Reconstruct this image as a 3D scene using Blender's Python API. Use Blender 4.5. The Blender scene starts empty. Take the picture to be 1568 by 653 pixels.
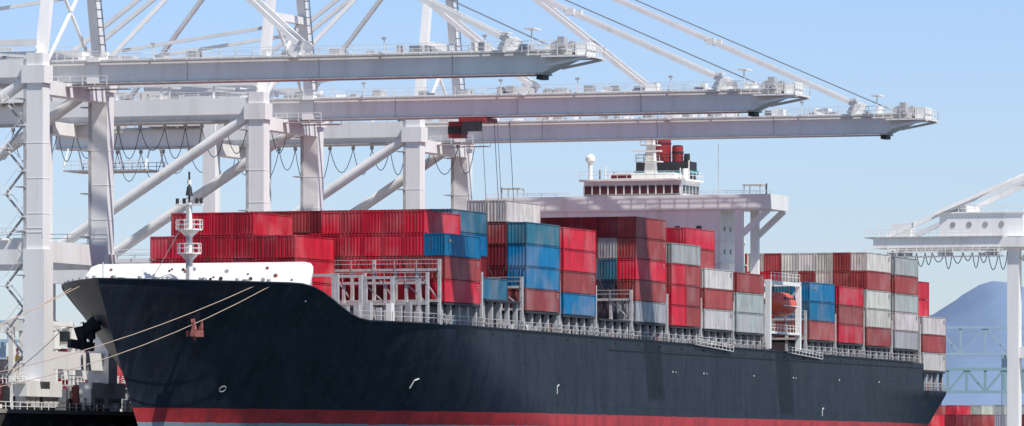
import bpy, math, random
from mathutils import Vector, Matrix
random.seed(7)
sc=bpy.context.scene
TH=math.radians(90-19.11)
FRAME=Matrix.Translation((-43.7,662.8,0))@Matrix.Rotation(TH,4,'Z')

# ---------------- materials ----------------
def newmat(name):
    m=bpy.data.materials.new(name); m.use_nodes=True
    nt=m.node_tree; b=nt.nodes['Principled BSDF']
    return m,nt,b
def mat(name,col,rough=0.5,metal=0.0,var=0.15,scale=0.6,dirt=None,dirtamt=0.0,bump=0.0,streak=False,spec=0.5):
    m,nt,b=newmat(name); N=nt.nodes; L=nt.links
    b.inputs['Roughness'].default_value=rough; b.inputs['Metallic'].default_value=metal
    b.inputs['Specular IOR Level'].default_value=spec
    tc=N.new('ShaderNodeTexCoord'); mp=N.new('ShaderNodeMapping')
    L.new(tc.outputs['Object'],mp.inputs[0])
    if streak: mp.inputs['Scale'].default_value=(1,1,0.12)
    nz=N.new('ShaderNodeTexNoise'); nz.inputs['Scale'].default_value=scale; nz.inputs['Detail'].default_value=6; nz.inputs['Roughness'].default_value=0.65
    L.new(mp.outputs[0],nz.inputs['Vector'])
    mr=N.new('ShaderNodeMapRange'); mr.inputs[1].default_value=0.3; mr.inputs[2].default_value=0.7; mr.inputs[3].default_value=1-var; mr.inputs[4].default_value=1+var*0.5
    L.new(nz.outputs['Fac'],mr.inputs[0])
    mx=N.new('ShaderNodeMix'); mx.data_type='RGBA'; mx.blend_type='MULTIPLY'; mx.inputs[0].default_value=1
    mx.inputs[6].default_value=(*col,1); L.new(mr.outputs[0],mx.inputs[7])
    out=mx.outputs[2]
    if dirt:
        n2=N.new('ShaderNodeTexNoise'); n2.inputs['Scale'].default_value=scale*2.7; n2.inputs['Detail'].default_value=8
        L.new(mp.outputs[0],n2.inputs['Vector'])
        r2=N.new('ShaderNodeMapRange'); r2.inputs[1].default_value=0.55; r2.inputs[2].default_value=0.75; r2.inputs[3].default_value=0; r2.inputs[4].default_value=dirtamt
        L.new(n2.outputs['Fac'],r2.inputs[0])
        m2=N.new('ShaderNodeMix'); m2.data_type='RGBA'; m2.inputs[7].default_value=(*dirt,1)
        L.new(r2.outputs[0],m2.inputs[0]); L.new(out,m2.inputs[6]); out=m2.outputs[2]
    L.new(out,b.inputs['Base Color'])
    if bump:
        bp=N.new('ShaderNodeBump'); bp.inputs['Strength'].default_value=bump; bp.inputs['Distance'].default_value=0.1
        L.new(nz.outputs['Fac'],bp.inputs['Height']); L.new(bp.outputs[0],b.inputs['Normal'])
    return m
M={}
M['white']=mat('crane_white_paint',(0.84,0.82,0.795),0.5,0,0.10,0.25,(0.5,0.40,0.31),0.3,0,True)
M['shipwhite']=mat('ship_white_paint',(0.86,0.845,0.81),0.5,0,0.08,0.3,(0.5,0.36,0.25),0.28,0,True)
M['grey']=mat('galvanised_grey',(0.36,0.36,0.37),0.6,0.0,0.2,0.8,(0.2,0.12,0.08),0.4)
M['ltgrey']=mat('light_grey_paint',(0.50,0.49,0.49),0.6,0.0,0.25,0.8,(0.28,0.14,0.1),0.5)
M['dark']=mat('dark_steel',(0.035,0.035,0.04),0.6,0.0,0.2,1)
M['black']=mat('black_anchor',(0.012,0.012,0.016),0.8,0.0,0.2,1)  # near-black colour for the starboard anchor and scuppers
M['cable']=mat('black_cable',(0.07,0.07,0.08),0.6)
M['wire']=mat('steel_wire',(0.16,0.16,0.18),0.6)
M['rope']=mat('mooring_rope',(0.50,0.38,0.30),0.9)
M['glass']=mat('window_glass',(0.02,0.025,0.03),0.1,0,0.05)
M['redwin']=mat('tinted_window',(0.10,0.02,0.025),0.15,0,0.1)
M['funnelred']=mat('funnel_red',(0.33,0.03,0.035),0.5,0,0.2,0.7)
M['orange']=mat('lifeboat_orange',(0.72,0.10,0.05),0.4,0,0.1,1)
M['rust']=mat('anchor_rust',(0.30,0.09,0.08),0.8,0,0.3,2)
M['deckred']=mat('deck_red_oxide',(0.12,0.05,0.04),0.8,0,0.3,0.5)
M['concrete']=mat('quay_concrete',(0.33,0.31,0.28),0.9,0,0.25,0.15,(0.12,0.11,0.1),0.4,0.2)
M['quaydark']=mat('quay_wall_dark',(0.03,0.028,0.03),0.9,0,0.4,0.4)
M['rubber']=mat('rubber_fender',(0.02,0.02,0.02),0.8)
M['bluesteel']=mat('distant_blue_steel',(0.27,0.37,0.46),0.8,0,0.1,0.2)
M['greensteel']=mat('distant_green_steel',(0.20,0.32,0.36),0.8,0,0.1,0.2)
M['yellow']=mat('machine_yellow',(0.6,0.38,0.03),0.5)
M['teal']=mat('teal_paint',(0.02,0.25,0.28),0.5)

def container_mat():
    m,nt,b=newmat('container_paint'); N=nt.nodes; L=nt.links
    b.inputs['Roughness'].default_value=0.55
    b.inputs['Specular IOR Level'].default_value=0.3
    at=N.new('ShaderNodeAttribute'); at.attribute_name='col'
    tc=N.new('ShaderNodeTexCoord')
    mp=N.new('ShaderNodeMapping'); mp.inputs['Scale'].default_value=(1,1,0.25); L.new(tc.outputs['Object'],mp.inputs[0])
    nz=N.new('ShaderNodeTexNoise'); nz.inputs['Scale'].default_value=0.9; nz.inputs['Detail'].default_value=7; L.new(mp.outputs[0],nz.inputs['Vector'])
    mr=N.new('ShaderNodeMapRange'); mr.inputs[1].default_value=0.3; mr.inputs[2].default_value=0.7; mr.inputs[3].default_value=0.7; mr.inputs[4].default_value=1.12
    L.new(nz.outputs['Fac'],mr.inputs[0])
    mx=N.new('ShaderNodeMix'); mx.data_type='RGBA'; mx.blend_type='MULTIPLY'; mx.inputs[0].default_value=1
    L.new(at.outputs['Color'],mx.inputs[6]); L.new(mr.outputs[0],mx.inputs[7])
    # sun-faded patches
    n5=N.new('ShaderNodeTexNoise'); n5.inputs['Scale'].default_value=0.22; n5.inputs['Detail'].default_value=4; L.new(tc.outputs['Object'],n5.inputs['Vector'])
    r5=N.new('ShaderNodeMapRange'); r5.inputs[1].default_value=0.48; r5.inputs[2].default_value=0.7; r5.inputs[3].default_value=0; r5.inputs[4].default_value=0.28
    L.new(n5.outputs['Fac'],r5.inputs[0])
    m5=N.new('ShaderNodeMix'); m5.data_type='RGBA'; m5.inputs[7].default_value=(0.50,0.36,0.34,1)
    L.new(r5.outputs[0],m5.inputs[0]); L.new(mx.outputs[2],m5.inputs[6])
    n2=N.new('ShaderNodeTexNoise'); n2.inputs['Scale'].default_value=2.4; n2.inputs['Detail'].default_value=8; L.new(mp.outputs[0],n2.inputs['Vector'])
    r2=N.new('ShaderNodeMapRange'); r2.inputs[1].default_value=0.56; r2.inputs[2].default_value=0.74; r2.inputs[3].default_value=0; r2.inputs[4].default_value=0.5
    L.new(n2.outputs['Fac'],r2.inputs[0])
    m2=N.new('ShaderNodeMix'); m2.data_type='RGBA'; m2.inputs[7].default_value=(0.16,0.08,0.06,1)
    L.new(r2.outputs[0],m2.inputs[0]); L.new(m5.outputs[2],m2.inputs[6])
    L.new(m2.outputs[2],b.inputs['Base Color'])
    sx=N.new('ShaderNodeSeparateXYZ'); L.new(tc.outputs['Object'],sx.inputs[0])
    ad=N.new('ShaderNodeMath'); ad.operation='ADD'; L.new(sx.outputs[0],ad.inputs[0]); L.new(sx.outputs[1],ad.inputs[1])
    mu=N.new('ShaderNodeMath'); mu.operation='MULTIPLY'; mu.inputs[1].default_value=2*math.pi/0.42; L.new(ad.outputs[0],mu.inputs[0])
    si=N.new('ShaderNodeMath'); si.operation='SINE'; L.new(mu.outputs[0],si.inputs[0])
    bp=N.new('ShaderNodeBump'); bp.inputs['Strength'].default_value=0.5; bp.inputs['Distance'].default_value=0.04
    L.new(si.outputs[0],bp.inputs['Height']); L.new(bp.outputs[0],b.inputs['Normal'])
    return m
M['cont']=container_mat()

def hull_mat():
    m,nt,b=newmat('hull_paint'); N=nt.nodes; L=nt.links
    b.inputs['Roughness'].default_value=0.42; b.inputs['Specular IOR Level'].default_value=0.15
    tc=N.new('ShaderNodeTexCoord'); sx=N.new('ShaderNodeSeparateXYZ'); L.new(tc.outputs['Object'],sx.inputs[0])
    nz=N.new('ShaderNodeTexNoise'); nz.inputs['Scale'].default_value=0.35; nz.inputs['Detail'].default_value=8; nz.inputs['Roughness'].default_value=0.7
    mp=N.new('ShaderNodeMapping'); mp.inputs['Scale'].default_value=(1,1,0.3); L.new(tc.outputs['Object'],mp.inputs[0]); L.new(mp.outputs[0],nz.inputs['Vector'])
    wb=N.new('ShaderNodeMath'); wb.operation='MULTIPLY_ADD'; wb.inputs[1].default_value=0.5; L.new(nz.outputs['Fac'],wb.inputs[0]); L.new(sx.outputs[2],wb.inputs[2])
    def gt(v):
        g=N.new('ShaderNodeMath'); g.operation='GREATER_THAN'; g.inputs[1].default_value=v; L.new(wb.outputs[0],g.inputs[0]); return g
    g1=gt(8.93); g0=gt(7.4)
    navy=N.new('ShaderNodeMix'); navy.data_type='RGBA'; navy.inputs[6].default_value=(0.010,0.0145,0.024,1); navy.inputs[7].default_value=(0.024,0.032,0.046,1)
    mr=N.new('ShaderNodeMapRange'); mr.inputs[1].default_value=0.35; mr.inputs[2].default_value=0.65; L.new(nz.outputs['Fac'],mr.inputs[0]); L.new(mr.outputs[0],navy.inputs[0])
    red=N.new('ShaderNodeMix'); red.data_type='RGBA'; red.inputs[6].default_value=(0.28,0.03,0.035,1); red.inputs[7].default_value=(0.54,0.045,0.05,1); L.new(mr.outputs[0],red.inputs[0])
    a=N.new('ShaderNodeMix'); a.data_type='RGBA'; a.inputs[6].default_value=(0.22,0.30,0.34,1); L.new(g0.outputs[0],a.inputs[0]); L.new(red.outputs[2],a.inputs[7])
    c=N.new('ShaderNodeMix'); c.data_type='RGBA'; L.new(g1.outputs[0],c.inputs[0]); L.new(a.outputs[2],c.inputs[6]); L.new(navy.outputs[2],c.inputs[7])
    mp2=N.new('ShaderNodeMapping'); mp2.inputs['Scale'].default_value=(1.2,1.2,0.08); L.new(tc.outputs['Object'],mp2.inputs[0])
    n3=N.new('ShaderNodeTexNoise'); n3.inputs['Scale'].default_value=1.0; n3.inputs['Detail'].default_value=5; L.new(mp2.outputs[0],n3.inputs['Vector'])
    r3=N.new('ShaderNodeMapRange'); r3.inputs[1].default_value=0.55; r3.inputs[2].default_value=0.8; r3.inputs[4].default_value=0.35; L.new(n3.outputs['Fac'],r3.inputs[0])
    d=N.new('ShaderNodeMix'); d.data_type='RGBA'; d.inputs[7].default_value=(0.07,0.065,0.07,1); L.new(r3.outputs[0],d.inputs[0]); L.new(c.outputs[2],d.inputs[6])
    L.new(d.outputs[2],b.inputs['Base Color'])
    br=N.new('ShaderNodeTexBrick'); br.inputs['Scale'].default_value=1; br.inputs['Brick Width'].default_value=9; br.inputs['Row Height'].default_value=2.4; br.inputs['Mortar Size'].default_value=0.05
    cb=N.new('ShaderNodeCombineXYZ'); L.new(sx.outputs[0],cb.inputs[0]); L.new(sx.outputs[2],cb.inputs[1]); L.new(cb.outputs[0],br.inputs['Vector'])
    n4=N.new('ShaderNodeTexNoise'); n4.inputs['Scale'].default_value=0.5; L.new(tc.outputs['Object'],n4.inputs['Vector'])
    ad=N.new('ShaderNodeMath'); ad.operation='MULTIPLY_ADD'; ad.inputs[1].default_value=-0.5; L.new(br.outputs['Fac'],ad.inputs[0]); L.new(n4.outputs['Fac'],ad.inputs[2])
    bp=N.new('ShaderNodeBump'); bp.inputs['Strength'].default_value=0.45; bp.inputs['Distance'].default_value=0.15
    L.new(ad.outputs[0],bp.inputs['Height']); L.new(bp.outputs[0],b.inputs['Normal'])
    return m
M['hull']=hull_mat()

# ---------------- mesh builder ----------------
class MB:
    def __init__(s,frame=True): s.v=[];s.f=[];s.m=[];s.c=[];s.keys=[];s.fr=frame;s.sm=[]
    def P(s,p): return Vector((p[0],-p[1],p[2])) if s.fr else Vector(p)
    def mi(s,k):
        if k not in s.keys: s.keys.append(k)
        return s.keys.index(k)
    def add(s,vs,fs,k,col=(1,1,1),smooth=False):
        o=len(s.v); s.v+=[tuple(x) for x in vs]; i=s.mi(k)
        for f in fs: s.f.append([o+j for j in f]); s.m.append(i); s.c.append(col); s.sm.append(smooth)
    def box(s,a0,a1,b0,b1,c0,c1,k,col=(1,1,1)):
        p=s.P((a0,b0,c0)); q=s.P((a1,b1,c1))
        x0,x1=sorted((p.x,q.x)); y0,y1=sorted((p.y,q.y)); z0,z1=sorted((p.z,q.z))
        s.add([(x0,y0,z0),(x1,y0,z0),(x1,y1,z0),(x0,y1,z0),(x0,y0,z1),(x1,y0,z1),(x1,y1,z1),(x0,y1,z1)],
          [(0,3,2,1),(4,5,6,7),(0,1,5,4),(1,2,6,5),(2,3,7,6),(3,0,4,7)],k,col)
    def beam(s,p,q,wd,ht,k,wd2=None,ht2=None,col=(1,1,1)):
        p=s.P(p);q=s.P(q); d=(q-p).normalized()
        up=Vector((0,0,1)) if abs(d.z)<0.98 else Vector((1,0,0))
        sd=d.cross(up).normalized(); up=sd.cross(d).normalized()
        wd2=wd2 or wd; ht2=ht2 or ht
        vs=[]
        for c,w,h in((p,wd,ht),(q,wd2,ht2)):
            for a,b in((-1,-1),(1,-1),(1,1),(-1,1)): vs.append(c+sd*a*w/2+up*b*h/2)
        s.add(vs,[(0,1,2,3),(7,6,5,4),(0,4,5,1),(1,5,6,2),(2,6,7,3),(3,7,4,0)],k,col)
    def tube(s,p,q,r,k,n=8,r2=None,col=(1,1,1)):
        p=s.P(p);q=s.P(q); d=(q-p).normalized(); r2=r if r2 is None else r2
        up=Vector((0,0,1)) if abs(d.z)<0.98 else Vector((1,0,0))
        sd=d.cross(up).normalized(); up=sd.cross(d).normalized(); vs=[]
        for c,rr in((p,r),(q,r2)):
            for i in range(n):
                t=2*math.pi*i/n; vs.append(c+sd*math.cos(t)*rr+up*math.sin(t)*rr)
        fs=[(i,n+i,n+(i+1)%n,(i+1)%n) for i in range(n)]
        s.add(vs,fs,k,col,True)
        s.add(vs[:n],[tuple(range(n))],k,col); s.add(vs[n:],[tuple(reversed(range(n)))],k,col)
    def prism(s,fa,fb,poly,k):   # poly in (w,z); fa/fb give s as function of z
        n=len(poly); vs=[s.P((fa(z),w,z)) for w,z in poly]+[s.P((fb(z),w,z)) for w,z in poly]
        s.add(vs,[tuple(range(n)),tuple(reversed(range(n,2*n)))]+[(i,n+i,n+(i+1)%n,(i+1)%n) for i in range(n)],k)
    def path(s,pts,r,k,n=4):
        for a,b in zip(pts[:-1],pts[1:]): s.tube(a,b,r,k,n)
    def sag(s,p,q,sagz,r,k,seg=10,n=5):
        pts=[]
        for i in range(seg+1):
            t=i/seg; pts.append((p[0]+(q[0]-p[0])*t,p[1]+(q[1]-p[1])*t,p[2]+(q[2]-p[2])*t-sagz*4*t*(1-t)))
        s.path(pts,r,k,n)
    def rail(s,p,q,k='white',h=1.1,step=2.0,t=0.07):
        p=Vector(p);q=Vector(q); L=(q-p).length; n=max(1,int(L/step))
        for i in range(n+1):
            c=p.lerp(q,i/n); s.beam(c,c+Vector((0,0,h)),t,t,k)
        for hh in(h,h*0.55): s.beam(p+Vector((0,0,hh)),q+Vector((0,0,hh)),t,t,k)
    def build(s,name,parent=None):
        me=bpy.data.meshes.new(name); me.from_pydata(s.v,[],s.f); 
        for k in s.keys: me.materials.append(M[k])
        me.polygons.foreach_set('material_index',s.m); me.polygons.foreach_set('use_smooth',s.sm)
        ca=me.color_attributes.new('col','FLOAT_COLOR','CORNER'); data=[]
        for f,c in zip(s.f,s.c): data+= [c[0],c[1],c[2],1.0]*len(f)
        ca.data.foreach_set('color',data); me.update()
        o=bpy.data.objects.new(name,me); sc.collection.objects.link(o)
        if parent: o.parent=parent
        elif s.fr: o.matrix_world=FRAME
        return o

# ---------------- ship ----------------
ship=bpy.data.objects.new('container_ship',None); sc.collection.objects.link(ship); ship.matrix_world=FRAME
def sst(x): x=max(0,min(1,x)); return x*x*(3-2*x)
def ztop(s):
    d=18.5-1.3*max(0,(s-30))/238
    if s<39: d=18.45+(22.2-18.45)*(1-sst((s-22)/15.5))
    if s>256: d=13.4
    return d
def s0f(z): 
    zn=max(0,min(1.05,(z-4)/18)); return 13*max(0,1-zn)**1.1
def hb(s,z):
    zn=max(0,min(1,(z-4)/18)); s0=s0f(z); L=105-55*zn**0.9
    x=max(0,min(1,(s-s0)/(L-s0))); p=1.25-0.38*zn
    b=20*math.sin(math.pi/2*x)**p if x>0 else 0
    if s>225:
        k=(s-225)/43; zz=max(0,1-(z+2)/15); b*=1-0.45*k*k*zz
    return b
hull=MB(); K=30
qs=[]
for i in range(61): qs.append(('b',(i/60)**1.7))
stat=qs+[('s',s) for s in [115,120,130,145,160,175,190,205,220,230,238,245,250,255,255.9,256.1,260,264,268.3]]
rows=[]
for kind,q in stat:
    col=[]
    for j in range(K+1):
        t=j/K
        if kind=='b':
            ss=110*q; z=-1+(ztop(ss)+1)*t; s_=s0f(z); s_=s_+(110-s_)*q
            z=-1+(ztop(s_)+1)*t; s1=s0f(z); s_=s1+(110-s1)*q
        else: s_=q; z=-1+(ztop(q)+1)*t
        col.append((s_,hb(s_,z),z))
    rows.append(col)
for sign in(1,-1):
    vs=[Vector((a,-sign*b,c)) for r in rows for a,b,c in r]; fs=[]
    n=K+1
    for i in range(len(rows)-1):
        for j in range(K):
            f=(i*n+j,(i+1)*n+j,(i+1)*n+j+1,i*n+j+1)
            fs.append(f if sign==1 else f[::-1])
    hull.add(vs,fs,'hull',smooth=True)
r=rows[-1]; vs=[Vector((a,-b,c)) for a,b,c in r]+[Vector((a,b,c)) for a,b,c in r]
hull.add(vs,[(j,n+j,n+j+1,j+1) for j in range(K)],'hull')
vs=[];fs=[]
for rr in rows:
    a,b,c=rr[-1]
    if a<42: c-=1.0; b=max(0,hb(a,c)-0.15)
    else: c-=0.02; b*=.995
    vs+= [Vector((a,-b,c)),Vector((a,b,c))]
for i in range(len(rows)-1): fs.append((2*i,2*i+2,2*i+3,2*i+1))
hull.add(vs,fs,'deckred')
for i in range(0,len(rows)-6):
    for sg in(1,-1):
        a=rows[i][-1]; b=rows[i+1][-1]
        if b[0]<255: hull.beam((a[0],sg*a[1],a[2]+0.06),(b[0],sg*b[1],b[2]+0.06),0.35,0.14,'hull')
hull.build('hull',ship)

mk=MB()
def onhull(s,z,off=0.05): return (s,hb(s,z)+off,z)
def mark(s,z,pts,th=0.16):
    for (a,b),(c,d) in pts: mk.beam(onhull(s+a,z+b),onhull(s+c,z+d),0.06,th,'shipwhite')
for s,z in((52,11.2),(92,11),(204,9.3)): mark(s,z,[((0,0),(0,0.9)),((0,0.9),(0.7,1.1))],0.12)
for s in (137,150,172,190,212,232): 
    mk.box(s,s+0.5,20.02,20.06,14.2,14.4,'ltgrey')
    if s%4: mk.box(s+1.3,s+1.7,20.02,20.06,14.2,14.35,'ltgrey')
pts=[onhull(22+0.45*math.cos(t),10.8+0.3*math.sin(t),0.08) for t in [i*math.pi/6 for i in range(13)]]
mk.path(pts,0.07,'ltgrey')
mk.box(112,255,19.98,20.12,16.6,16.75,'hull')
# scupper openings
for s in range(60,250,9):
    mk.box(s,s+.5,hb(s,16.9)+.0,hb(s,16.9)+.04,ztop(s)-.75,ztop(s)-.5,'black')
mk.build('hull_markings',ship)

def anchor(name,s,sg,z,k='rust'):
    a=MB(); b=hb(s,z)*sg; o=sg
    a.tube((s+1.0,b-0.8*o,z+1.6),(s-0.2,b+0.5*o,z+0.9),1.15,'hull',14,0.95)
    a.beam((s+0.6,b,z+1.4),(s-0.6,b+1.0*o,z-1.0),0.45,0.45,k)
    c=(s-0.6,b+0.9*o,z-1.0)
    a.beam((c[0]-1.0,c[1]-0.2*o,c[2]),(c[0]+1.0,c[1]+0.35*o,c[2]),0.8,0.65,k)
    for d in(-0.85,0.85):
        a.beam((c[0]+d,c[1]+(0.1 if d<0 else .3)*o,c[2]-.2),(c[0]+d*1.4,c[1]+0.45*o,c[2]+1.5),0.7,0.4,k,0.12,0.12)
    a.tube((c[0],c[1],c[2]-.75),(c[0],c[1],c[2]+.4),0.15,k,8,.5)
    return a.build(name,ship)
anchor('port_anchor',12.3,1,17.6)
anchor('starboard_anchor',10.2,-1,17.4,'black')
sa=MB(); b=hb(10.2,17.4); sa.tube((9.5,-b-0.2,17.8),(8.6,-b-1.6,16.6),0.9,'black',10,.6); sa.beam((8.6,-b-1.8,17.4),(8.9,-b-1.4,14.8),1.0,1.2,'black',.5,.6); sa.beam((7.6,-b-2.6,15.6),(9.8,-b-.8,15.2),.8,.9,'black'); sa.build('starboard_anchor_flukes',ship)

# breakwater: plate raked aft, rounded upper corners
bw=MB()
zb=20.0; zt=24.75
fa=lambda z: 25.2+(z-20.3)*0.62
bw.prism(fa,lambda z: fa(z)+.3,[(-13.6,20.3),(-13.4,22.6),(-12.6,24.4),(-11.8,zt),(12.5,zt),(13.2,24.6),(13.6,24.2),(13.75,23.5),(13.75,20.3)],'shipwhite')
for i in range(34):
    w=random.uniform(-11.8,12.6); z=random.choice([23.9,22.9,22.7,23.3])+random.uniform(-.2,.2); r=random.uniform(.1,.24)
    bw.tube((fa(z)-0.06,w,z+.03),(fa(z)+0.05,w,z),r,random.choice(['rust','rust','dark','grey']),10)
for w in range(-12,13,3): bw.beam((fa(zt)+0.2,w,zt-0.4),(31,w,zb),0.15,0.4,'shipwhite')
bw.build('breakwater',ship)

# foremast
fm=MB(); s=24.0;w=0.6
fm.tube((s,w,21),(s,w,31.2),0.42,'shipwhite',12,0.3)
fm.tube((s,w,31.2),(s,w,34.6),0.12,'dark',8)
for z,r in((25.6,1.3),(28.2,1.45)):
    fm.tube((s,w,z),(s,w,z+0.15),r,'shipwhite',14)
    fm.tube((s,w,z-0.7),(s,w,z),0.4,'shipwhite',12,r*.8)
    for i in range(10):
        t=i*math.pi/5; t2=(i+1)*math.pi/5
        a=(s+r*math.cos(t),w+r*math.sin(t),z+0.1); b=(s+r*math.cos(t2),w+r*math.sin(t2),z+0.1)
        fm.beam(a,(a[0],a[1],a[2]+1.05),0.06,0.06,'shipwhite')
        for h in(.55,1.05): fm.beam((a[0],a[1],a[2]+h),(b[0],b[1],b[2]+h),0.06,0.06,'shipwhite')
fm.box(s-.3,s+.3,w-1.6,w+1.6,30.9,31.1,'shipwhite')
for ww in(-1.4,-.6,.9,1.4): fm.tube((s,w+ww,31.1),(s,w+ww,31.7),0.2,'dark',8)
fm.tube((s,w,32.0),(s,w,33.0),0.42,'dark',10,0.25); fm.tube((s,w,33.2),(s,w,33.7),0.25,'shipwhite',8)
fm.beam((s-.5,w,21.5),(s-.5,w,31),0.35,0.06,'ltgrey')
fm.tube((s,w,30),(12,w,21.6),0.04,'wire',4); 
fm.build('foremast',ship)
fg=MB()
for ss,ww in((8,-2),(8,2),(14,5),(14,-5),(18,-3),(19,8)):
    fg.tube((ss,ww-1,21.8),(ss,ww+1,21.8),0.7,'ltgrey',12); fg.box(ss-.6,ss+.6,ww+1,ww+1.5,21.1,22.6,'grey')
for ss in(1.5,4,7,11,15,19):
    for sg in(1,-1):
        b=hb(ss,22.1)-0.25; fg.tube((ss,sg*b,22.2),(ss,sg*b,22.6),0.22,'ltgrey',8); 
fg.beam((1.2,0,21),(1.2,0,24),0.1,0.1,'shipwhite')
for ss in range(33,51,2):
    b=hb(ss,18.4)-0.9; fg.box(ss,ss+random.uniform(.3,1.1),b-.6,b,18.0,18.5+random.uniform(.7,2.4),random.choice(['ltgrey','ltgrey','grey','shipwhite']))
for a in range(36,52,3):
    fg.rail((a,hb(a,18.5)-.2,18.5),(a+3,hb(a+3,18.5)-.2,18.5),'ltgrey',1.1,1.5,.06)
# lashing frame on the foredeck, port side
for ss in(34,38,44,50):
    b=hb(ss,18.5)-1.4; fg.box(ss-.18,ss+.18,b-.18,b+.18,18,23.6,'ltgrey'); fg.box(ss-.18,ss+.18,b-3.4,b-3.0,18,23.6,'ltgrey'); fg.box(ss-.15,ss+.15,b-3.2,b,23.3,23.6,'ltgrey')
fg.build('forecastle_gear',ship)

# containers ------------------------------------------------
PAL={'R':(0.66,0.018,0.045),'M':(0.38,0.065,0.062),'D':(0.20,0.018,0.028),'B':(0.0,0.19,0.41),'T':(0.04,0.19,0.28),
     'W':(0.68,0.66,0.60),'G':(0.42,0.43,0.44),'N':(0.02,0.05,0.10)}
def jit(c): 
    k=random.uniform(0.82,1.1); return tuple(max(0,x*k*random.uniform(.94,1.06)) for x in c)
def container(mb,s0,s1,w1,z0,col,h=2.56,detail=True):
    w0=w1-2.44; c=jit(col); dk=tuple(x*0.8 for x in c); g=0.05
    mb.box(s0+g,s1-g,w0+g,w1-g,z0+0.12,z0+h-0.08,'cont',c)
    if not detail: return
    t=0.16
    for a in((s0,s0+t),(s1-t,s1)):
        for b in((w0,w0+t),(w1-t,w1)):
            mb.box(a[0],a[1],b[0],b[1],z0,z0+h,'cont',dk)
    for b in((w0,w0+0.12),(w1-0.12,w1)):
        mb.box(s0+t,s1-t,b[0],b[1],z0+0.02,z0+0.16,'cont',dk); mb.box(s0+t,s1-t,b[0],b[1],z0+h-0.12,z0+h-.01,'cont',dk)
    for a in((s0,s0+0.12),(s1-0.12,s1)):
        mb.box(a[0],a[1],w0+t,w1-t,z0+0.02,z0+0.18,'cont',dk); mb.box(a[0],a[1],w0+t,w1-t,z0+h-0.16,z0+h-.01,'cont',dk)
    rc=tuple(min(1,x*0.6+0.015) for x in c)
    if random.random()<0.6:
        for k in(0.45,0.85,1.6,2.0): mb.box(s0-0.02,s0+0.05,w0+k-0.025,w0+k+0.025,z0+.15,z0+h-.15,'cont',rc)
        mb.box(s0+.02,s0+0.05,w0+1.20,w0+1.24,z0+.15,z0+h-.15,'cont',tuple(x*.2 for x in c))
    elif random.random()<0.5:
        for k in(0.5,0.9,1.3,1.7,2.05): mb.box(s0+.0,s0+0.05,w0+k-0.03,w0+k+0.03,z0+.15,z0+h-.15,'cont',dk)
def wcol(weights):
    ks=list(weights); return random.choices(ks,[weights[k] for k in ks])[0]
MIX={'R':6,'M':5,'D':5,'B':2,'T':2,'W':2,'G':2}
PALE={'W':9,'G':3,'M':4,'R':2}
def base(s): return 21.0-(s+6-53)*0.0095
bays=[
 (38.5,[0,0,0,0,0,3,3,4,4,4,4,3,0,0,0,0],{},{'R':1},20.4,0),
 (52.8,[3,4,4,4,4,4,3,3,3,3,3,3,3,3,0,0],{0:'RMB',1:'RMRR',2:'RRRR',3:'DRRR',4:'RRRR'},{'R':8,'M':1},None,0),
 (67.0,[0,1,4,4,4,4,4,4,4,4,4,4,3,3,0,0],{1:'T',2:'DDBT',3:'DDDD'},{'D':4,'R':5,'M':3},21.7,0.8),
 (81.2,[4,5,5,4,4,4,4,4,4,4,4,4,4,4,4,4],{0:'MBBT',1:'DDDMW',2:'DDDDW',3:'DDDD'},MIX,None,0),
 (94.7,[4,4,4,4,4,4,4,4,4,4,4,4,4,4,4,4],{0:'BMRR',1:'RRRD',2:'DDDD',3:'DDDM',4:'DDDD',5:'DDDD'},MIX,None,0),
 (108.5,[0,0,0,3,4,4,4,4,4,4,4,4,4,4,4,4],{},MIX,None,0),
 (122.5,[5,5,5,5,5,4,4,4,4,4,4,4,4,4,4,4],{0:'GMRMM',1:'NNTGD',2:'DDTDD',3:'DDDDD',4:'DDDDD',5:'DDDD'},MIX,None,0),
 (136.9,[4,4,4,4,4,4,4,4,4,4,4,4,4,4,4,4],{0:'2224',1:'DDDG'},MIX,None,0),
 (151.0,[3,5,5,4,4,4,4,4,4,4,4,4,4,4,4,4],{0:'WMW',1:'DRMMR',2:'RRRMR'},MIX,None,0),
 (164.9,[3,3,3,3,3,3,3,3,3,3,3,3,3,3,3,3],{0:'GGM',1:'GWM'},MIX,None,0),
 (198.2,[3,3,3,3,3,3,3,3,3,3,3,3,3,3,3,3],{0:'MBB',1:'MBT',2:'WRT',3:'MRT'},MIX,None,0),
 (212.4,[3,3,3,3,3,3,3,3,3,3,3,3,3,3,3,3],{0:'RMR',1:'RMR'},PALE,None,0),
 (226.5,[5]*10+[4,4,4,4,4,4],{0:'MWWMW',1:'MWWMM',2:'WWWWW',3:'WWWMW',4:'WWWWW',5:'WWWRM',6:'MMMRW',7:'MMMMR',8:'MMMRW',9:'WWWRM'},PALE,None,0),
 (240.9,[5]*10+[4]*6,{0:'GWGMG',1:'WGWWG'},PALE,None,0),
 (255.9,[3,5,5,5]+[5]*8+[4]*4,{0:'WMW',1:'MRRRR',2:'MWRRR'},PALE,16.3,0),
]
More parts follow.
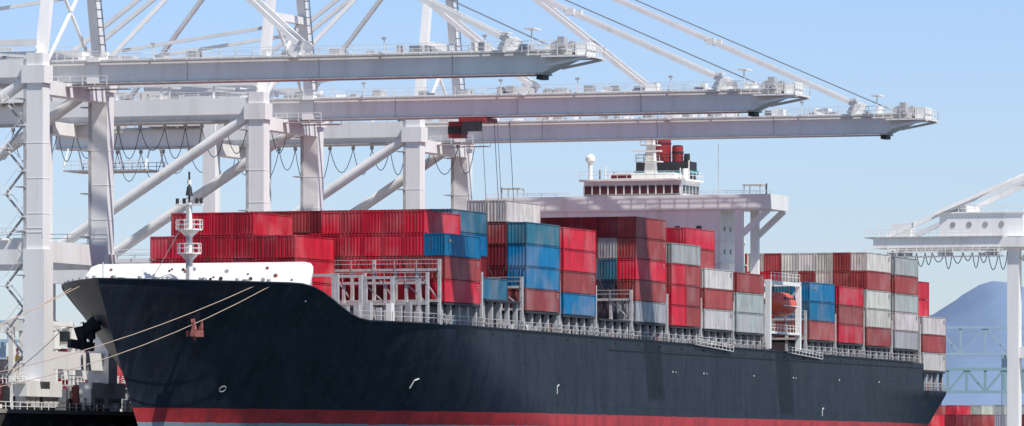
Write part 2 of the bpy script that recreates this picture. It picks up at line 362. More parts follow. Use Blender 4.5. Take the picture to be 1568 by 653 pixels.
for (s0,hs,cc,wt,bo,wsft) in bays:
    mb=MB(); z0=bo if bo else base(s0)
    for i,h in enumerate(hs):
        w1=20-2.5*i-0.03+wsft
        for t in range(h):
            key=cc.get(i,'')
            k=key[t] if t<len(key) else wcol(wt)
            zz=z0+t*2.6
            deep = i>2 and t<h-2 and i<14 and s0>60
            js=random.uniform(-.04,.04); jw=random.uniform(-.025,.0)
            if k=='2':
                container(mb,s0,s0+6.06,w1,zz,PAL['R']); container(mb,s0+6.14,s0+12.19,w1,zz,PAL['M'])
            elif k=='4': container(mb,s0,s0+12.19,w1,zz,PAL['G'])
            else: container(mb,s0+js,s0+12.19+js,w1+jw,zz,PAL[k],detail=not deep)
            if i<3:
                for a in(s0+.1,s0+12.1): mb.box(a-.06,a+.06,w1-.14,w1-.04,zz-.05,zz+.01,'dark')
            if i==0 and k in 'BT' and random.random()<0.6:
                lc=(0.45,0.5,0.52); a=s0+random.uniform(1.0,2.0)
                for q in range(random.randint(3,6)):
                    hh=random.uniform(.2,.4); mb.box(a,a+.25,w1-0.002,w1+0.006,zz+1.6,zz+1.6+hh,'cont',lc); a+=.45
            elif i==0 and k in 'MWR':
                for q in range(3): mb.box(s0+10.9,s0+11.6,w1-0.002,w1+0.006,zz+2.1-q*.22,zz+2.17-q*.22,'cont',(.4,.38,.36) if k!='W' else (.05,.05,.06))
    mb.build('shipping_container_stack')

dk=MB()
for (s0,hs,cc,wt,bo,wsft) in bays:
    z0=(bo if bo else base(s0)); zd=ztop(s0+6)
    wm=17 if s0>45 else 11
    dk.box(s0-0.3,s0+12.5,-wm,wm,zd-0.3,z0-0.35,'grey')
    hbm=19.9 if s0>45 else 12
    dk.box(s0,s0+12.19,-hbm,hbm,z0-0.3,z0-0.06,'dark')
    if s0>45:
        for sg in(1,-1):
            n_=5
            for i in range(n_):
                a=s0+0.3+i*(11.6/(n_-1))
                dk.box(a-.2,a+.2,sg*19.3-.25,sg*19.3+.25,zd,z0-0.3,'ltgrey')
                if i%2==0 and i<n_-1: dk.beam((a,sg*19.3,z0-.5),(a+1.4,sg*19.3,zd+.3),0.15,0.15,'ltgrey')
            dk.rail((s0-0.8,sg*19.85,zd),(s0+13.3,sg*19.85,zd),'ltgrey',1.1,1.5,0.06)
            for q in range(5):
                a=s0+random.uniform(0,12); dk.box(a,a+random.uniform(.3,1.0),sg*18.6,sg*19.1,zd,zd+random.uniform(.5,1.5),random.choice(['shipwhite','ltgrey','rust','dark','ltgrey']))
dk.box(255.5,268.2,-19.6,19.6,15.9,16.15,'hull')
for a in(256.3,259.5,263,267.8):
    for sg in(1,-1): dk.box(a-.2,a+.2,sg*19.3-.2,sg*19.3+.2,13.2,15.9,'hull')
dk.rail((256,19.5,13.4),(268,19.5,13.4),'ltgrey',1.1,1.5,.07)
dk.rail((268.1,-19,13.4),(268.1,19.5,13.4),'ltgrey',1.1,1.5,.07)
dk.beam((146,20.15,17.9),(162,20.15,17.3),0.5,0.12,'ltgrey'); dk.rail((146,20.4,17.9),(162,20.4,17.3),'shipwhite',.8,1.6,0.05)
dk.beam((187,20.15,17.6),(203,20.15,17.0),0.5,0.12,'ltgrey'); dk.rail((187,20.4,17.6),(203,20.4,17.0),'shipwhite',.8,1.6,0.05)
dk.build('hatch_coamings_and_rails',ship)

lb=MB()
def lashing(s,z0,zd,wm,tiers=1.0,extra=0):
    zt=z0+2.6*tiers+0.1
    n=int(wm*2/2.5)
    for i in range(n+1):
        w=-wm+i*2*wm/n
        lb.box(s-.2,s+.2,w-.16,w+.16,zd,zt+(1.2 if i%3==0 else 0),'ltgrey')
        if i%2==0 and i<n: 
            w2=w+2*wm/n
            lb.beam((s,w,zt-.1),(s,w2,z0+.1),0.12,0.12,'ltgrey')
    for z in(z0+.1,zt): lb.box(s-.35,s+.35,-wm,wm,z-.14,z+.14,'ltgrey')
    lb.rail((s-.4,-wm,zt+.1),(s-.4,wm,zt+.1),'ltgrey',1.05,2.5,.07)
for (s0,hs,cc,wt,bo,wsft) in bays:
    if s0<45: continue
    z0=base(s0)
    lashing(s0-0.85,z0,ztop(s0-0.85),19.6,1.0 if s0>60 else 1.35)
lashing(178.2,19.9,18,19.6,1.0); lashing(50.2,20.6,18.4,18.8,0.9)
for s,z0,ws in((52.7,21.0,[20-2.5*i for i in range(0,9)]),(66.9,20.9,[15,12.5,10]),(81.1,20.7,[20,17.5,15]),(122.4,20.3,[20,17.5,15]),(38.4,20.4,[7.5-2.5*i for i in range(7)])):
    for w in ws:
        lb.tube((s-.12,w-.1,z0+.4),(s-.12,w-2.3,z0+5.2),0.045,'dark',5); lb.tube((s-.15,w-2.3,z0+.4),(s-.15,w-.1,z0+5.2),0.045,'dark',5)
lb.build('lashing_bridges',ship)

# superstructure
su=MB()
su.box(180.5,191.5,-13,13,17.5,37.0,'shipwhite')
for z in(20.5,23.5,26.5,29.5,32.5):
    su.box(180.3,191.8,-13.2,13.2,z-.1,z+.04,'shipwhite')
    for w in range(-11,12,3):
        su.box(180.42,180.5,w-.35,w+.35,z+1.2,z+1.9,'glass')
    for s in(182.3,185,187.7,190): su.box(s-.3,s+.3,13.0,13.06,z+1.2,z+1.8,'glass')
su.box(180.2,188.5,-20,20,36.5,37.4,'shipwhite')
for a,b in((180.2,180.4),(188.3,188.5)): 
    su.box(a,b,-20,20,37.4,38.5,'shipwhite')
su.box(180.4,188.3,19.8,20,37.4,38.5,'shipwhite'); su.box(180.4,188.3,-20,-19.8,37.4,38.5,'shipwhite')
for sg in(1,-1):
    for s in(180.7,187.8):
        su.beam((s,sg*15.9,33.2),(s,sg*19.6,36.5),0.4,0.8,'shipwhite')
        su.box(s-.35,s+.35,sg*15.6-.6,sg*15.6+.5,18,36.5,'shipwhite')
    su.box(181.1,187.4,sg*15.6-.4,sg*15.6+.3,18,26.6,'shipwhite'); su.box(181,188,min(sg*13,sg*16),max(sg*13,sg*16),26.7,27,'shipwhite')
    su.rail((180.5,sg*15.9,27),(188,sg*15.9,27),'shipwhite',1.1,1.5,.07)
    su.box(181.5,184.5,sg*17-1.3,sg*17+1.3,39.7,39.85,'ltgrey')
    for s in(181.7,184.3):
        for w in(-1.1,1.1): su.beam((s,sg*17+w,38.3),(s,sg*17+w,39.7),0.1,0.1,'ltgrey')
    su.tube((183,sg*18.6,38.5),(183,sg*18.6,40.0),0.1,'dark',6)
    su.rail((180.3,sg*8,38.5),(180.3,sg*20,38.5),'shipwhite',.5,2,.05)
su.box(180.9,189,-6.2,7.4,37.4,40.5,'shipwhite')
su.beam((180.75,-6.1,39.35),(180.75,7.3,39.35),0.16,1.05,'redwin')
for i in range(13): 
    w=-6.1+i*13.4/12; su.box(180.6,180.85,w-.09,w+.09,38.7,40.0,'shipwhite')
for i in range(5): su.box(181.6+i*1.5,182.7+i*1.5,7.4,7.46,38.8,39.9,'glass')
su.box(180.3,189.4,-6.7,7.9,40.5,40.75,'shipwhite')
su.rail((180.4,-6.6,40.75),(180.4,7.8,40.75),'shipwhite',1.0,1.3,.06); su.rail((180.4,7.8,40.75),(189.3,7.8,40.75),'shipwhite',1.0,1.3,.06)
su.box(183.5,188,-3.5,5.4,40.75,41.7,'shipwhite'); 
su.box(183.4,183.5,-3.2,-.4,41.0,41.5,'redwin')
su.beam((185.5,1.7,41.5),(185.5,1.7,47.2),1.5,1.2,'shipwhite',0.8,0.7)
for z,l in((43.2,3.0),(45.4,2.4)):
    su.box(184.6,186.3,1.7-l/2,1.7+l/2,z,z+.12,'shipwhite'); su.rail((184.6,1.7-l/2,z),(184.6,1.7+l/2,z),'shipwhite',.9,.8,.06)
su.box(184.2,184.5,-.6,3.6,44.5,44.75,'shipwhite'); su.box(184.2,184.5,.3,2.9,46.6,46.85,'shipwhite')
su.tube((185.5,1.7,46.8),(185.5,1.7,48.0),0.08,'dark',6)
su.tube((183,-6.0,40.7),(183,-6.0,43.0),0.3,'shipwhite',8)
for i in range(5):
    t0=-math.pi/2+i*math.pi/5; t1=t0+math.pi/5
    su.tube((183,-6.0,43.6+.7*math.sin(t0)),(183,-6.0,43.6+.7*math.sin(t1)),max(.05,.7*math.cos(t0)),'shipwhite',12,max(.05,.7*math.cos(t1)))
for w,h in((-5,1.5),(6.3,1.6),(7.5,2.6),(-3,1.2),(-4.2,2)): su.tube((184,w,40.7),(184,w,40.7+h),0.09,random.choice(['shipwhite','dark']),6); 
su.tube((186,6.4,40.7),(186,6.4,42.3),.65,'shipwhite',10,.4)
su.tube((186,11,37.4),(186,11,45.5),0.05,'ltgrey',6)
so_=su.build('superstructure',ship); so_.location=(1.6,0.6,0)
fn=MB()
fn.box(193.9,197.6,-6,6,18,38,'shipwhite')
fn.box(194.2,197.4,-3.3,4.3,38,43.6,'dark'); fn.box(194.0,197.6,-3.5,4.5,41.9,42.4,'teal')
for w,r,zt in((0.0,1.2,46.9),(2.2,0.75,45.7),(-2.0,.45,44.8),(3.5,.4,44.5)):
    fn.tube((195.5,w,39.5),(195.5,w,zt),r,'funnelred' if r>.6 else 'dark',18); fn.tube((195.5,w,zt),(195.5,w,zt+.15),r*.85,'dark',18)
    fn.tube((195.5,w,zt-.9),(195.5,w,zt-.7),r+.06,'dark',18)
fn.rail((194.2,-3.3,43.6),(194.2,4.3,43.6),'dark',1.0,1,.07)
fn.build('funnel',ship)
# lifeboat + davit
ld=MB()
for s in(179.3,193.2):
    ld.box(s-.28,s+.28,19.5,20.2,18,27,'shipwhite')
    ld.box(s-.25,s+.25,14,20.2,26.6,27.1,'shipwhite'); ld.beam((s,20.0,26.4),(s,17.5,23.5),.25,.25,'shipwhite')
ld.box(179.6,192.9,19.9,20.15,26.5,27,'shipwhite'); ld.box(179.6,192.9,19.6,20.2,20.0,20.3,'shipwhite')
ld.rail((179.6,20.15,20.3),(192.9,20.15,20.3),'shipwhite',.9,1.4,.06); ld.rail((179.6,20.15,27.1),(192.9,20.15,27.1),'shipwhite',1.0,1.5,.06)
for s in(183,189.8): ld.tube((s,19.4,25.5),(s,19.4,26.7),.08,'cable',5)
ld.box(179.5,193.2,13.1,19.3,20.0,20.3,'grey'); ld.box(181.5,193,13.3,16,20.3,26,'shipwhite')
rings=[]; NS=16
for i in range(NS+1):
    x=-1+2*i/NS; k=max(0.02,(1-abs(x)**2.6))**.6
    ring=[]
    for j in range(16):
        t=2*math.pi*j/16; rw=1.75*k*math.cos(t); rz=math.sin(t); rz=(1.5 if rz>0 else 1.6)*k*rz
        if rz>0 and abs(x)<.45: rz*=1.15
        ring.append(Vector((186.4+x*5.2,-(19.3+rw),23.9+rz+(0.35*x*x))))
    rings.append(ring)
vs=[v for r in rings for v in r]; fs=[]
for i in range(NS):
    for j in range(16): fs.append((i*16+j,i*16+(j+1)%16,(i+1)*16+(j+1)%16,(i+1)*16+j))
ld.add(vs,fs,'orange',smooth=True)
ld.box(182.5,190.3,20.98,21.1,23.7,23.8,'shipwhite')
for i in range(5): ld.box(184+i*1,184.4+i*1,20.6,20.95,24.6,24.85,'glass')
ld.build('lifeboat_and_davit',ship)

# mooring lines
ml=MB()
for s0_,w0s,q,sg in((17,1,(-34,-24,9.2),3.0),(19,1,(-34.6,-24,9.2),4.4),(9,-1,(-34,-24.5,9.2),2.0),(5,-1,(-46,-25,9.2),2.4)):
    b=hb(s0_,21.6)*w0s+ (0.15*w0s)
    ml.sag((s0_,b,21.8),q,sg,0.045,'rope',16)
ml.sag((10,-8.6,17),(12,-24,9.2),1.5,0.045,'rope')
ml.build('mooring_line')

# ---------------- gantry cranes ----------------
def crane(sc_,trolley=None,dz=0.0,tip=34,fest=None,stairs=False):
    c=MB(); L9=9.4; WS,LS=-25,-54; G0,G1=45.7+dz,48.3+dz; W='white'
    gq=8.5; K_=tip-34
    for sg in(-1,1):
        s=sc_+sg*L9
        c.beam((s,WS,27),(s,WS,G1+.4),2.0,2.0,W); c.beam((s,WS,gq+3.5),(s,WS,27),2.6,2.6,W)
        c.beam((s,LS,27),(s,LS,G1+.4),1.8,1.8,W); c.beam((s,LS,gq+3.5),(s,LS,27),2.4,2.4,W)
        c.box(s-.9,s+.9,LS,WS,25.3,28.3,W)
        c.box(s-.75,s+.75,LS-1,WS+.9,G0+.3,G1-.25,W)
        c.tube((s,WS-.6,G0+.6),(s,LS+1,29.2),0.66,W,14)
        c.box(s-1.25,s+1.25,WS-1.5,WS+1.3,G0-.4,G0+1.6,W)
        c.box(s-.35,s+.35,LS,WS,49.6+dz,50.3+dz,W)
        for w in(-50,-44,-38,-31): c.beam((s,w,G1-.3),(s,w,49.7+dz),.25,.25,W)
        for w in(WS,LS):
            c.box(s-5,s+5,w-.8,w+.8,gq+1.8,gq+3.6,W)
            for k in(-4,-2.6,-1.2,1.2,2.6,4):
                c.box(s+k-.55,s+k+.55,w-.5,w+.5,gq+.7,gq+1.8,'ltgrey')
                c.tube((s+k,w-.3,gq+.45),(s+k,w+.3,gq+.45),.45,'dark',12)
        for z in(31,35,39): c.box(s-1.03,s+1.03,WS-1.03,WS+1.03,z,z+.08,W)
        c.rail((s-1,WS+1,28.3),(s-1,LS,28.3),W,1.1,2.4,.08)
        # slim caged ladder on the landward side of the leg
        c.beam((s-.9,WS-1.15,gq+5),(s-.9,WS-1.15,G0),.4,.3,'ltgrey')
        for z in range(14,46,5): c.box(s-1.5,s+.2,WS-2.2,WS-1.0,z,z+.12,'ltgrey')
        if stairs and sg==-1:
            z=gq+4; d=1; wc=WS-2.6
            while z<43:
                c.beam((s-.6,wc-1.1*d,z),(s-.6,wc+1.1*d,z+2.6),0.5,0.12,'ltgrey'); c.box(s-1.2,s+.2,wc+1.1*d-.5,wc+1.1*d+.5,z+2.5,z+2.6,W)
                c.beam((s-.9,wc-1.1*d,z+1),(s-.9,wc+1.1*d,z+3.6),0.06,0.06,W)
                c.beam((s-.9,wc+1.4*d,z+2.6),(s-.9,wc+1.4*d,z+3.7),0.06,0.06,W)
                z+=2.6; d=-d
        c.beam((s,WS,G0-1),(sc_+sg*1.8,WS,75),1.2,1.2,W,.9,.9)
        c.beam((s,LS,G0-1),(sc_+sg*1.8,WS-1,75),.5,.5,W)
        c.beam((sc_+sg*1.8,WS,75),(sc_+sg*2.2,LS-8,G1),0.45,.5,W)
        c.beam((sc_+sg*5.9,WS,57),(sc_+sg*5.6,LS+9,54.5),.4,.4,W)
        c.beam((sc_+sg*6.6,LS+6,51),(sc_+sg*7.5,WS-4,G1+1),.3,.3,W)
    for w in(WS,LS): c.box(sc_-L9,sc_+L9,w-.9,w+.9,G0-1.6,G0-.02,W); c.box(sc_-L9,sc_+L9,w-.7,w+.7,25.6,28,W); c.box(sc_-L9,sc_+L9,w-.6,w+.6,gq+5,gq+7,W)
    c.box(sc_-5.5,sc_+5.5,WS-.5,WS+.5,58,58.9,W); c.box(sc_-2.5,sc_+2.5,WS-1.2,WS+1.2,74.3,76.5,W)
    c.beam((sc_-L9,WS,46),(sc_+5,WS,59),.3,.3,W); c.beam((sc_+L9,WS,46),(sc_-5,WS,59),.3,.3,W)
    for k in range(30):
        a=Vector((sc_+L9,WS,G0-1)).lerp(Vector((sc_+1.8,WS,75)),k/30); c.box(a.x-.9,a.x-.5,a.y+.6,a.y+1.3,a.z,a.z+.12,'ltgrey')
    c.beam((sc_+L9-.7,WS+1.2,G0),(sc_+1.1,WS+1.2,75),.12,.12,'ltgrey')
    def girder(w0,w1,t0=0,t1=0):
        pr=[(-1.5,G1),(1.5,G1),(1.5,G0+.1),(-1.5,G0+.1)]
        A=[(sc_+x,w0,z+(t0 if z<G1 else 0)) for x,z in pr]; B=[(sc_+x,w1,z+(t1 if z<G1 else 0)) for x,z in pr]
        vs=[c.P(p) for p in A+B]; c.add(vs,[(0,1,2,3),(7,6,5,4),(0,4,5,1),(1,5,6,2),(2,6,7,3),(3,7,4,0)],W)
    girder(-80,WS+3.5); girder(WS+3.6,tip); girder(tip,tip+3.5,0,1.5)
    c.box(sc_-1.9,sc_+1.9,WS+2.8,WS+4.3,G0-.05,G1+.35,W)
    c.box(sc_-1.6,sc_+1.6,-80,tip+3,G1,G1+.1,W)
    c.box(sc_-1.7,sc_+1.6,-80,tip+.2,G0-.1,G0+.1,'ltgrey')
    for w in (-10,6,22): c.box(sc_-1.54,sc_-1.5,w,w+.08,G0+.1,G1,'ltgrey')
    c.box(sc_-2.4,sc_-1.6,-80,tip+4,G1-.25,G1-.19,'ltgrey')
    c.rail((sc_-2.4,-80,G1-.25),(sc_-2.4,tip+4,G1-.25),W,1.25,2.0,.06)
    c.box(sc_+1.6,sc_+2.4,-80,tip+4,G1-.3,G1-.22,'ltgrey'); c.rail((sc_+2.4,-80,G1-.25),(sc_+2.4,tip+4,G1-.25),W,1.25,2.0,.06)
    for i in range(80):
        w=random.uniform(-78,tip+1); h=random.uniform(.25,1.0); c.box(sc_+random.uniform(-1.2,.8),sc_+1.2,w,w+random.uniform(.3,1.4),G1+.1,G1+.1+h,random.choice([W,W,'ltgrey','ltgrey','grey']))
    for w in(-70,-40,-14,4,14,26): 
        c.beam((sc_-1.8,w,G1),(sc_-1.8,w,G1+1.7),.1,.1,W); c.box(sc_-2.0,sc_-1.6,w-.25,w+.25,G1+1.6,G1+1.85,'ltgrey')
    c.box(sc_-3.2,sc_+3.2,tip+.5,tip+5.8,G1-.9,G1-.7,W)
    c.beam((sc_-2.6,tip+1,G0+.8),(sc_-2.6,tip+6,G1-.9),.3,.3,W); c.beam((sc_+2.6,tip+1,G0+.8),(sc_+2.6,tip+6,G1-.9),.3,.3,W)
    for s in(-3.2,3.2): c.rail((sc_+s,tip-1,G1-.7),(sc_+s,tip+5.8,G1-.7),W,1.2,1.0,.08)
    c.rail((sc_-3.2,tip+5.8,G1-.7),(sc_+3.2,tip+5.8,G1-.7),W,1.2,1.0,.08)
    for w,s in((1.5,-1),(1.5,1),(3.5,-1),(3.5,1)): c.tube((sc_+s-.15,tip+w,G1+.3),(sc_+s+.15,tip+w,G1+.3),.7,'ltgrey',14)
    c.box(sc_-1.6,sc_+1.6,tip+4,tip+5.4,G1-.7,G1+.8,W); c.box(sc_-2.6,sc_-1.4,tip+2.2,tip+3,G1+.2,G1+1.4,'ltgrey')
    c.box(sc_-1,sc_+1,tip-.8,tip,G0-.6,G0-.12,'dark')
    c.beam((sc_-2,tip-1,G1),(sc_-2,tip-1,G1+2.4),.12,.12,W); c.box(sc_-3,sc_-.5,tip-1.6,tip-.4,G1+2.3,G1+2.45,W)
    c.beam((sc_-2,tip-4,G1),(sc_-2,tip-4,G1+2.0),.12,.12,W); c.box(sc_-2.6,sc_-1,tip-4.6,tip-3.6,G1+1.9,G1+2.05,W)
    for sg in(-1,1):
        s=sc_+sg*1.5
        for w,t in((tip-4,.38),(tip-29,.38)):
            c.beam((s,WS,75.3),(s,w,G1+1.2),t,t*1.5,W)
            c.beam((s,w-.8,G1),(s,w+.2,G1+1.6),.3,1.1,W)
        for k in(.33,.66):
            a=Vector((s,WS,75.3)).lerp(Vector((s,tip-4,G1+1.2)),k); c.box(a.x-.3,a.x+.3,a.y-.6,a.y+.6,a.z-.4,a.z+.4,W)
        c.tube((sc_+sg*.6,WS,76),(sc_+sg*.6,tip,G1+.8),.035,'wire',4)
    c.box(sc_-4,sc_+4,-66,-52,G1+.1,G1+5.6,W); c.box(sc_-4.3,sc_+4.3,-66.3,-51.7,G1+5.6,G1+5.85,W)
    for w in(-64,-61,-58,-55): c.box(sc_-4.06,sc_-4,w,w+1.2,G1+2.4,G1+3.6,'glass')
    c.rail((sc_-4.2,-66,G1+5.85),(sc_-4.2,-52,G1+5.85),W,1.1,1.5,.08)
    if fest is not None:
        w0=-76
        while w0<fest:
            w1=w0+random.uniform(2.2,4.2)
            c.sag((sc_+2.6,w0,G0-.5),(sc_+2.6,w1,G0-.5),random.uniform(2.6,4.3),.05,'cable',8,4)
            c.box(sc_+2.45,sc_+2.75,w0-.2,w0+.2,G0-.6,G0-.1,'ltgrey'); w0=w1
        c.box(sc_+2.5,sc_+2.7,-78,0,G0-.05,G0+.15,'ltgrey')
    c.box(sc_-3.5,sc_+3.5,-78,-66,G0-3.2,G0-3.0,'ltgrey')
    for s in(-3.5,3.5):
        c.rail((sc_+s,-78,G0-3),(sc_+s,-66,G0-3),W,1.2,1.2,.08)
        for w in(-78,-72,-66): c.beam((sc_+s,w,G0-3),(sc_+s*.5,w,G0),.15,.15,W)
    for s in(-1,1):
        c.box(sc_+s*3-.6,sc_+s*3+.6,WS-6,WS+6,G0-.5,G0-.4,'ltgrey'); c.rail((sc_+s*3.6,WS-6,G0-.4),(sc_+s*3.6,WS+6,G0-.4),W,1.1,1.5,.06)
    if trolley is not None:
        w=trolley
        c.box(sc_-2.4,sc_+2.4,w-1.8,w+1.6,G0-.7,G0-.2,'funnelred'); c.box(sc_-2.6,sc_-1.7,w-1.2,w+1.0,G0-1.9,G0-.7,'dark')
        c.box(sc_-1.1,sc_+1.1,w-3.6,w-1.9,G0-2.6,G0-.6,'funnelred'); c.box(sc_-1.15,sc_+1.15,w-3.66,w-1.84,G0-2.1,G0-1.2,'glass')
        for s in(-2.3,2.3):
            for d in(1.2,3.2): c.tube((sc_+s,w+d,G0-.5),(sc_+s,w+d+.6,34.6),.04,'wire',4)
        c.box(sc_-3,sc_+3,w+1.5,w+4.2,33.7,34.1,'ltgrey')
    return c.build('gantry_crane')
crane(51.0,None,0.5,32.6,None,True); crane(119.5,0.5,0,36.4,-27); crane(176.0,None,0,37.2,-22)

def far_crane():
    c=MB(); S=482; W='white'; D=3.1
    for sg in(-1,1):
        s=S+sg*7
        c.beam((s,-26.5+D,8.5),(s,-26.5+D,42),2.1,2.1,W); c.beam((s,4+D,8.5),(s,4+D,42),2.1,2.1,W)
        c.box(s-.8,s+.8,-26.5+D,4+D,22,24,W)
        c.beam((s,-47,44),(s*.3+S*.7,-4,62),.8,.8,W); c.beam((s,-38,48),(S,-4,63),.6,.6,W)
        c.beam((s,4+D,42),(S,-1,68),1.2,1.2,W)
        c.tube((s,-25+D,40),(s,3+D,24.5),.6,W,10)
    c.box(S-9,S+9,-49,45,41.8,43.6,W); c.box(S-9.4,S+9.4,-50.5,-25,43.6,43.8,'ltgrey')
    c.box(S-6,S+6,-37.5,-22,43.8,48.0,W); c.box(S-6.3,S+6.3,-37.8,-21.8,48.0,48.25,W); c.box(S-5,S+5,-36,-33,48.25,49.4,W)
    for w in(-35,-32,-29,-26): c.tube((S-6.1,w,46),(S-6,w,46),.5,'grey',12)
    c.rail((S-9.4,-50.5,43.8),(S-9.4,-25,43.8),W,1.2,1.5,.1); c.rail((S-6,-37,48.2),(S-6,-22,48.2),W,1.2,1.5,.1)
    c.rail((S-9.4,-50.5,40.3),(S-9.4,-25,40.3),W,1.2,1.5,.1); c.box(S-9.4,S-8,-50.5,-25,40.1,40.3,'ltgrey')
    c.box(S-4,S-1,-47,-43.5,43.8,46.4,W); c.beam((S-5,-49,43.8),(S-5,-49,47),.15,.15,W); c.beam((S-7,-42,43.8),(S-7,-42,47),.15,.15,W)
    w=-50
    while w<-25:
        w2=w+random.uniform(1.2,2.6)
        c.sag((S-9,w,41),(S-9,w2,41),random.uniform(1.6,3.4),.08,'cable',6,4); c.beam((S-9,w,42),(S-9,w,40),.12,.12,W); w=w2
    for i in range(14):
        w=random.uniform(-49,-26); c.box(S-9.2,S-8.4,w,w+random.uniform(.4,1.6),40.3,40.3+random.uniform(.5,1.4),random.choice([W,'ltgrey','grey']))
    c.box(S-1,S+1,4,60,40,43,W)
    return c.build('gantry_crane')
far_crane()

# ---------------- quay & ground ----------------
q=MB(); q.box(-700,6000,-4000,-21.98,-4,8.5,'concrete'); q.build('terminal_ground')
q=MB(); q.box(430,6000,-21.9,400,-4,8.45,'concrete'); q.build('ground')
q=MB(); q.box(-500,500,-22,-21.5,-4,8.3,'quaydark')
for i in range(-60,60): 
    s=i*6; q.box(s-.5,s+.5,-21.5,-20.6,2,7.4,'rubber')
q.box(-500,500,-22.6,-21.4,8.3,8.75,'concrete')
q.build('quay_wall')
b_=MB()
for s in list(range(-90,240,18)):
    b_.tube((s,-24,8.5),(s,-24,9.1),.35,'dark',10); b_.tube((s,-24,9.1),(s,-24,9.45),.5,'dark',10)
b_.build('mooring_bollard')
def stack(s,w,n,keys,along=True,cnt=3,z=8.5):
    mb=MB()
    for c_ in range(cnt):
        for t in range(n if c_%2==0 else max(1,n-random.randint(0,1))):
            container(mb,s,s+12.19,w-c_*2.6,z+t*2.6,PAL[random.choice(keys)])
    mb.build('shipping_container_stack')
stack(128,-68,3,'WMW',cnt=3); stack(142,-60,3,'RMR',cnt=4); stack(112,-70,3,'BTWR',cnt=4); stack(160,-66,3,'RWD',cnt=5); stack(100,-84,2,'WGB',cnt=5); stack(185,-75,4,'RRM',cnt=6)
for s in(660,690,720):
    for w in(-100,-84,-68): stack(s,w,2 if s<700 else 3,'RMMWGWD',cnt=5)
def truck(s,w):
    t=MB(); z=8.5
    t.box(s,s+2,w-1.2,w+1.2,z+.9,z+3.4,'shipwhite'); t.box(s-.05,s,w-1.0,w+1.0,z+2.1,z+3.1,'glass'); t.box(s+.3,s+1.6,w+1.2,w+1.24,z+2.1,z+3.0,'glass')
    t.beam((s-.5,w,z+1.3),(s,w,z+1.3),2.2,1.0,'shipwhite')
    t.box(s-.5,s+15,w-.5,w+.5,z+.9,z+1.2,'dark'); t.box(s+2.8,s+15.2,w-1.22,w+1.22,z+1.2,z+1.45,'dark')
    for a in(.4,3.2,12,13.3):
        for b in(-1,1): t.tube((s+a,w+b*1.15,z+.5),(s+a,w+b*.75,z+.5),.5,'rubber',14)
    t.build('yard_tractor')
truck(62,-33); truck(95,-40); truck(52,-46); truck(120,-46)
def straddle(s,w):
    t=MB(); z=8.5
    for a in(0,8):
        for b in(-2.2,2.2): t.beam((s+a,w+b,z+1.2),(s+a,w+b,z+11),.6,.6,'shipwhite'); 
        t.box(s+a-.3,s+a+.3,w-2.5,w+2.5,z+10.6,z+11.4,'shipwhite')
    for b in(-2.2,2.2):
        t.box(s-1,s+9,w+b-.35,w+b+.35,z+1.0,z+1.7,'shipwhite'); t.box(s,s+8,w+b-.3,w+b+.3,z+10.8,z+11.3,'shipwhite')
        for a in(-.4,2.4,5.6,8.4): t.tube((s+a,w+b-.25,z+.7),(s+a,w+b+.25,z+.7),.7,'rubber',14)
    t.box(s+7,s+9,w+1,w+2.6,z+8.5,z+10.6,'shipwhite'); t.box(s+6.9,s+7,w+1.1,w+2.4,z+9,z+10.2,'glass')
    t.box(s+1,s+7,w-1.2,w+1.2,z+7,z+7.5,'yellow')
    t.build('straddle_carrier')
straddle(78,-42); straddle(96,-52); straddle(118,-58)
def lightpole(s,w,h):
    t=MB(); t.tube((s,w,8.5),(s,w,8.5+h),.35,'ltgrey',8,.15); t.box(s-1.2,s+1.2,w-1.2,w+1.2,8.5+h,8.7+h,'ltgrey')
    for a in(-1,0,1): t.box(s-1.3,s-1.1,w+a-.3,w+a+.3,8.0+h,8.5+h,'dark')
    t.build('street_lamp')
lightpole(640,-60,16)
t=MB()
for i in range(130):
    s=random.uniform(20,115); w=random.uniform(-36,-23.5); h=random.uniform(.4,3.4)
    t.box(s,s+random.uniform(.3,1.6),w,w+random.uniform(.3,1.0),8.5,8.5+h,random.choice(['shipwhite','ltgrey','shipwhite','dark','rust','shipwhite','grey']))
for i in range(16):
    s=random.uniform(25,110); w=random.uniform(-34,-24); t.rail((s,w,8.5+3.4),(s+4,w,8.5+3.4),'shipwhite',1.1,1,.08); t.box(s,s+4,w-.6,w+.6,11.7,11.9,'ltgrey')
    for a in(0,4): t.beam((s+a,w,8.5),(s+a,w,11.8),.15,.15,'shipwhite')
t.rail((0,-23,8.5),(120,-23,8.5),'shipwhite',1.1,2,.08)
t.build('dockside_equipment')

def truss(name,x0,x1,y,z0,z1,k,n,piers=()):
    t=MB(False); d=6
    for yy in(y,y+d):
        t.beam((x0,yy,z0),(x1,yy,z0),.8,.8,k); t.beam((x0,yy,z1),(x1,yy,z1),.8,.8,k)
        for i in range(n):
            a=x0+(x1-x0)*i/n; b=x0+(x1-x0)*(i+1)/n
            t.beam((a,yy,z0),(a,yy,z1),.4,.4,k); t.beam((a,yy,z0 if i%2 else z1),(b,yy,z1 if i%2 else z0),.4,.4,k)
    for i in range(n+1):
        a=x0+(x1-x0)*i/n; t.beam((a,y,z0),(a,y+d,z0),.4,.4,k); t.beam((a,y,z1),(a,y+d,z1),.4,.4,k)
    for p in piers: t.beam((p,y+d/2,8),(p,y+d/2,z0),3,3,k)
    t.build(name)
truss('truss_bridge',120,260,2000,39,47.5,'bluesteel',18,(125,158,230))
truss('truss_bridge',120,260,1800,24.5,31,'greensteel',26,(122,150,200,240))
truss('truss_bridge',-260,-120,1650,36,41,'bluesteel',22,(-250,-200,-135))

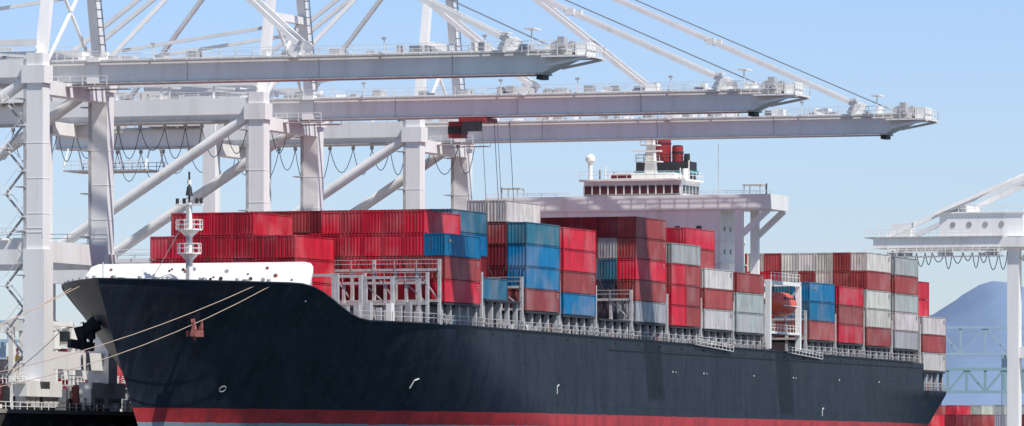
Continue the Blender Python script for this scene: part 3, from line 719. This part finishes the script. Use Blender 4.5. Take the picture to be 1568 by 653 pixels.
def mountain():
    m=MB(False); nx,ny=90,16; vs=[]
    def ridge(x):
        pts=[(200,0),(600,120),(900,300),(1000,370),(1080,420),(1150,455),(1200,450),(1300,410),(1500,380),(1900,430),(2500,300),(3500,120),(4500,0)]
        for (a,b),(c,d) in zip(pts[:-1],pts[1:]):
            if a<=x<=c: return b+(d-b)*(x-a)/(c-a)
        return 0
    for j in range(ny+1):
        for i in range(nx+1):
            x=200+4300*(i/nx)**1.6; t=j/ny; prof=math.sin(math.pi*min(1,t*1.0))
            n_=22*math.sin(x*.013+j*.9)+14*math.sin(x*.031+j*1.7)+8*math.sin(x*.07+j)
            vs.append(Vector((x,15000+(t-.5)*2600,max(-5,(ridge(x)+n_*(1-abs(2*t-1))*.5*(abs(t-.5)>.02))*prof))))
    fs=[(j*(nx+1)+i,j*(nx+1)+i+1,(j+1)*(nx+1)+i+1,(j+1)*(nx+1)+i) for j in range(ny) for i in range(nx)]
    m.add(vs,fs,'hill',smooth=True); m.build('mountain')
M['hill']=mat('hazy_hill',(0.20,0.27,0.40),1.0,0,0.12,0.004,spec=0.0)  # aerial haze is mixed into the bluish base colour
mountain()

def watermat():
    m,nt,b=newmat('harbour_water'); N=nt.nodes;L=nt.links
    b.inputs['Base Color'].default_value=(0.02,0.05,0.06,1); b.inputs['Roughness'].default_value=0.12
    tc=N.new('ShaderNodeTexCoord'); nz=N.new('ShaderNodeTexNoise'); nz.inputs['Scale'].default_value=0.5; nz.inputs['Detail'].default_value=6
    L.new(tc.outputs['Object'],nz.inputs['Vector']); bp=N.new('ShaderNodeBump'); bp.inputs['Strength'].default_value=.5; bp.inputs['Distance'].default_value=.5
    L.new(nz.outputs['Fac'],bp.inputs['Height']); L.new(bp.outputs[0],b.inputs['Normal']); return m
M['water']=watermat()
w=MB(False); w.add([Vector((-20000,-2000,.8)),Vector((20000,-2000,.8)),Vector((20000,30000,.8)),Vector((-20000,30000,.8))],[(0,1,2,3)],'water'); w.build('water')

# ---------------- light ----------------
sd=Vector((0.70,-0.713,1.48)).normalized()
sun=bpy.data.lights.new('sun','SUN'); sun.energy=5.0; sun.angle=math.radians(.5); sun.color=(1,.965,.91)
so=bpy.data.objects.new('sun',sun); sc.collection.objects.link(so); so.rotation_euler=sd.to_track_quat('Z','Y').to_euler()
wd=bpy.data.worlds.new('World'); sc.world=wd; wd.use_nodes=True; nt=wd.node_tree; L=nt.links
sk=nt.nodes.new('ShaderNodeTexSky'); sk.sky_type='NISHITA'; sk.sun_disc=False
sk.sun_elevation=math.asin(sd.z); sk.sun_rotation=math.atan2(sd.x,sd.y); sk.altitude=0; sk.air_density=1.0; sk.dust_density=0.3; sk.ozone_density=2.0
tc=nt.nodes.new('ShaderNodeTexCoord'); sx=nt.nodes.new('ShaderNodeSeparateXYZ'); L.new(tc.outputs['Generated'],sx.inputs[0])
cr=nt.nodes.new('ShaderNodeValToRGB'); e=cr.color_ramp.elements
e[0].position=0.0; e[0].color=(0.88,0.96,1.24,1); e[1].position=0.5; e[1].color=(1,1,1,1)
x=e.new(0.035); x.color=(0.87,0.97,1.32,1); x=e.new(0.08); x.color=(0.83,0.96,1.36,1); x=e.new(.2); x.color=(0.92,.97,1.15,1)
L.new(sx.outputs[2],cr.inputs[0])
mx=nt.nodes.new('ShaderNodeMix'); mx.data_type='RGBA'; mx.blend_type='MULTIPLY'; mx.inputs[0].default_value=1
L.new(sk.outputs[0],mx.inputs[6]); L.new(cr.outputs[0],mx.inputs[7])
bg=nt.nodes['Background']; bg.inputs[1].default_value=0.108
L.new(mx.outputs[2],bg.inputs[0])
sc.view_settings.view_transform='Standard'; sc.view_settings.look='None'; sc.view_settings.exposure=0

cam=bpy.data.cameras.new('camera'); co=bpy.data.objects.new('camera',cam); sc.collection.objects.link(co)
co.location=(0,0,2); co.rotation_euler=(math.radians(90),0,0)
cam.sensor_width=36; cam.lens=9600/1568*36; cam.shift_y=393.5/1568; cam.clip_start=1; cam.clip_end=60000
sc.camera=co
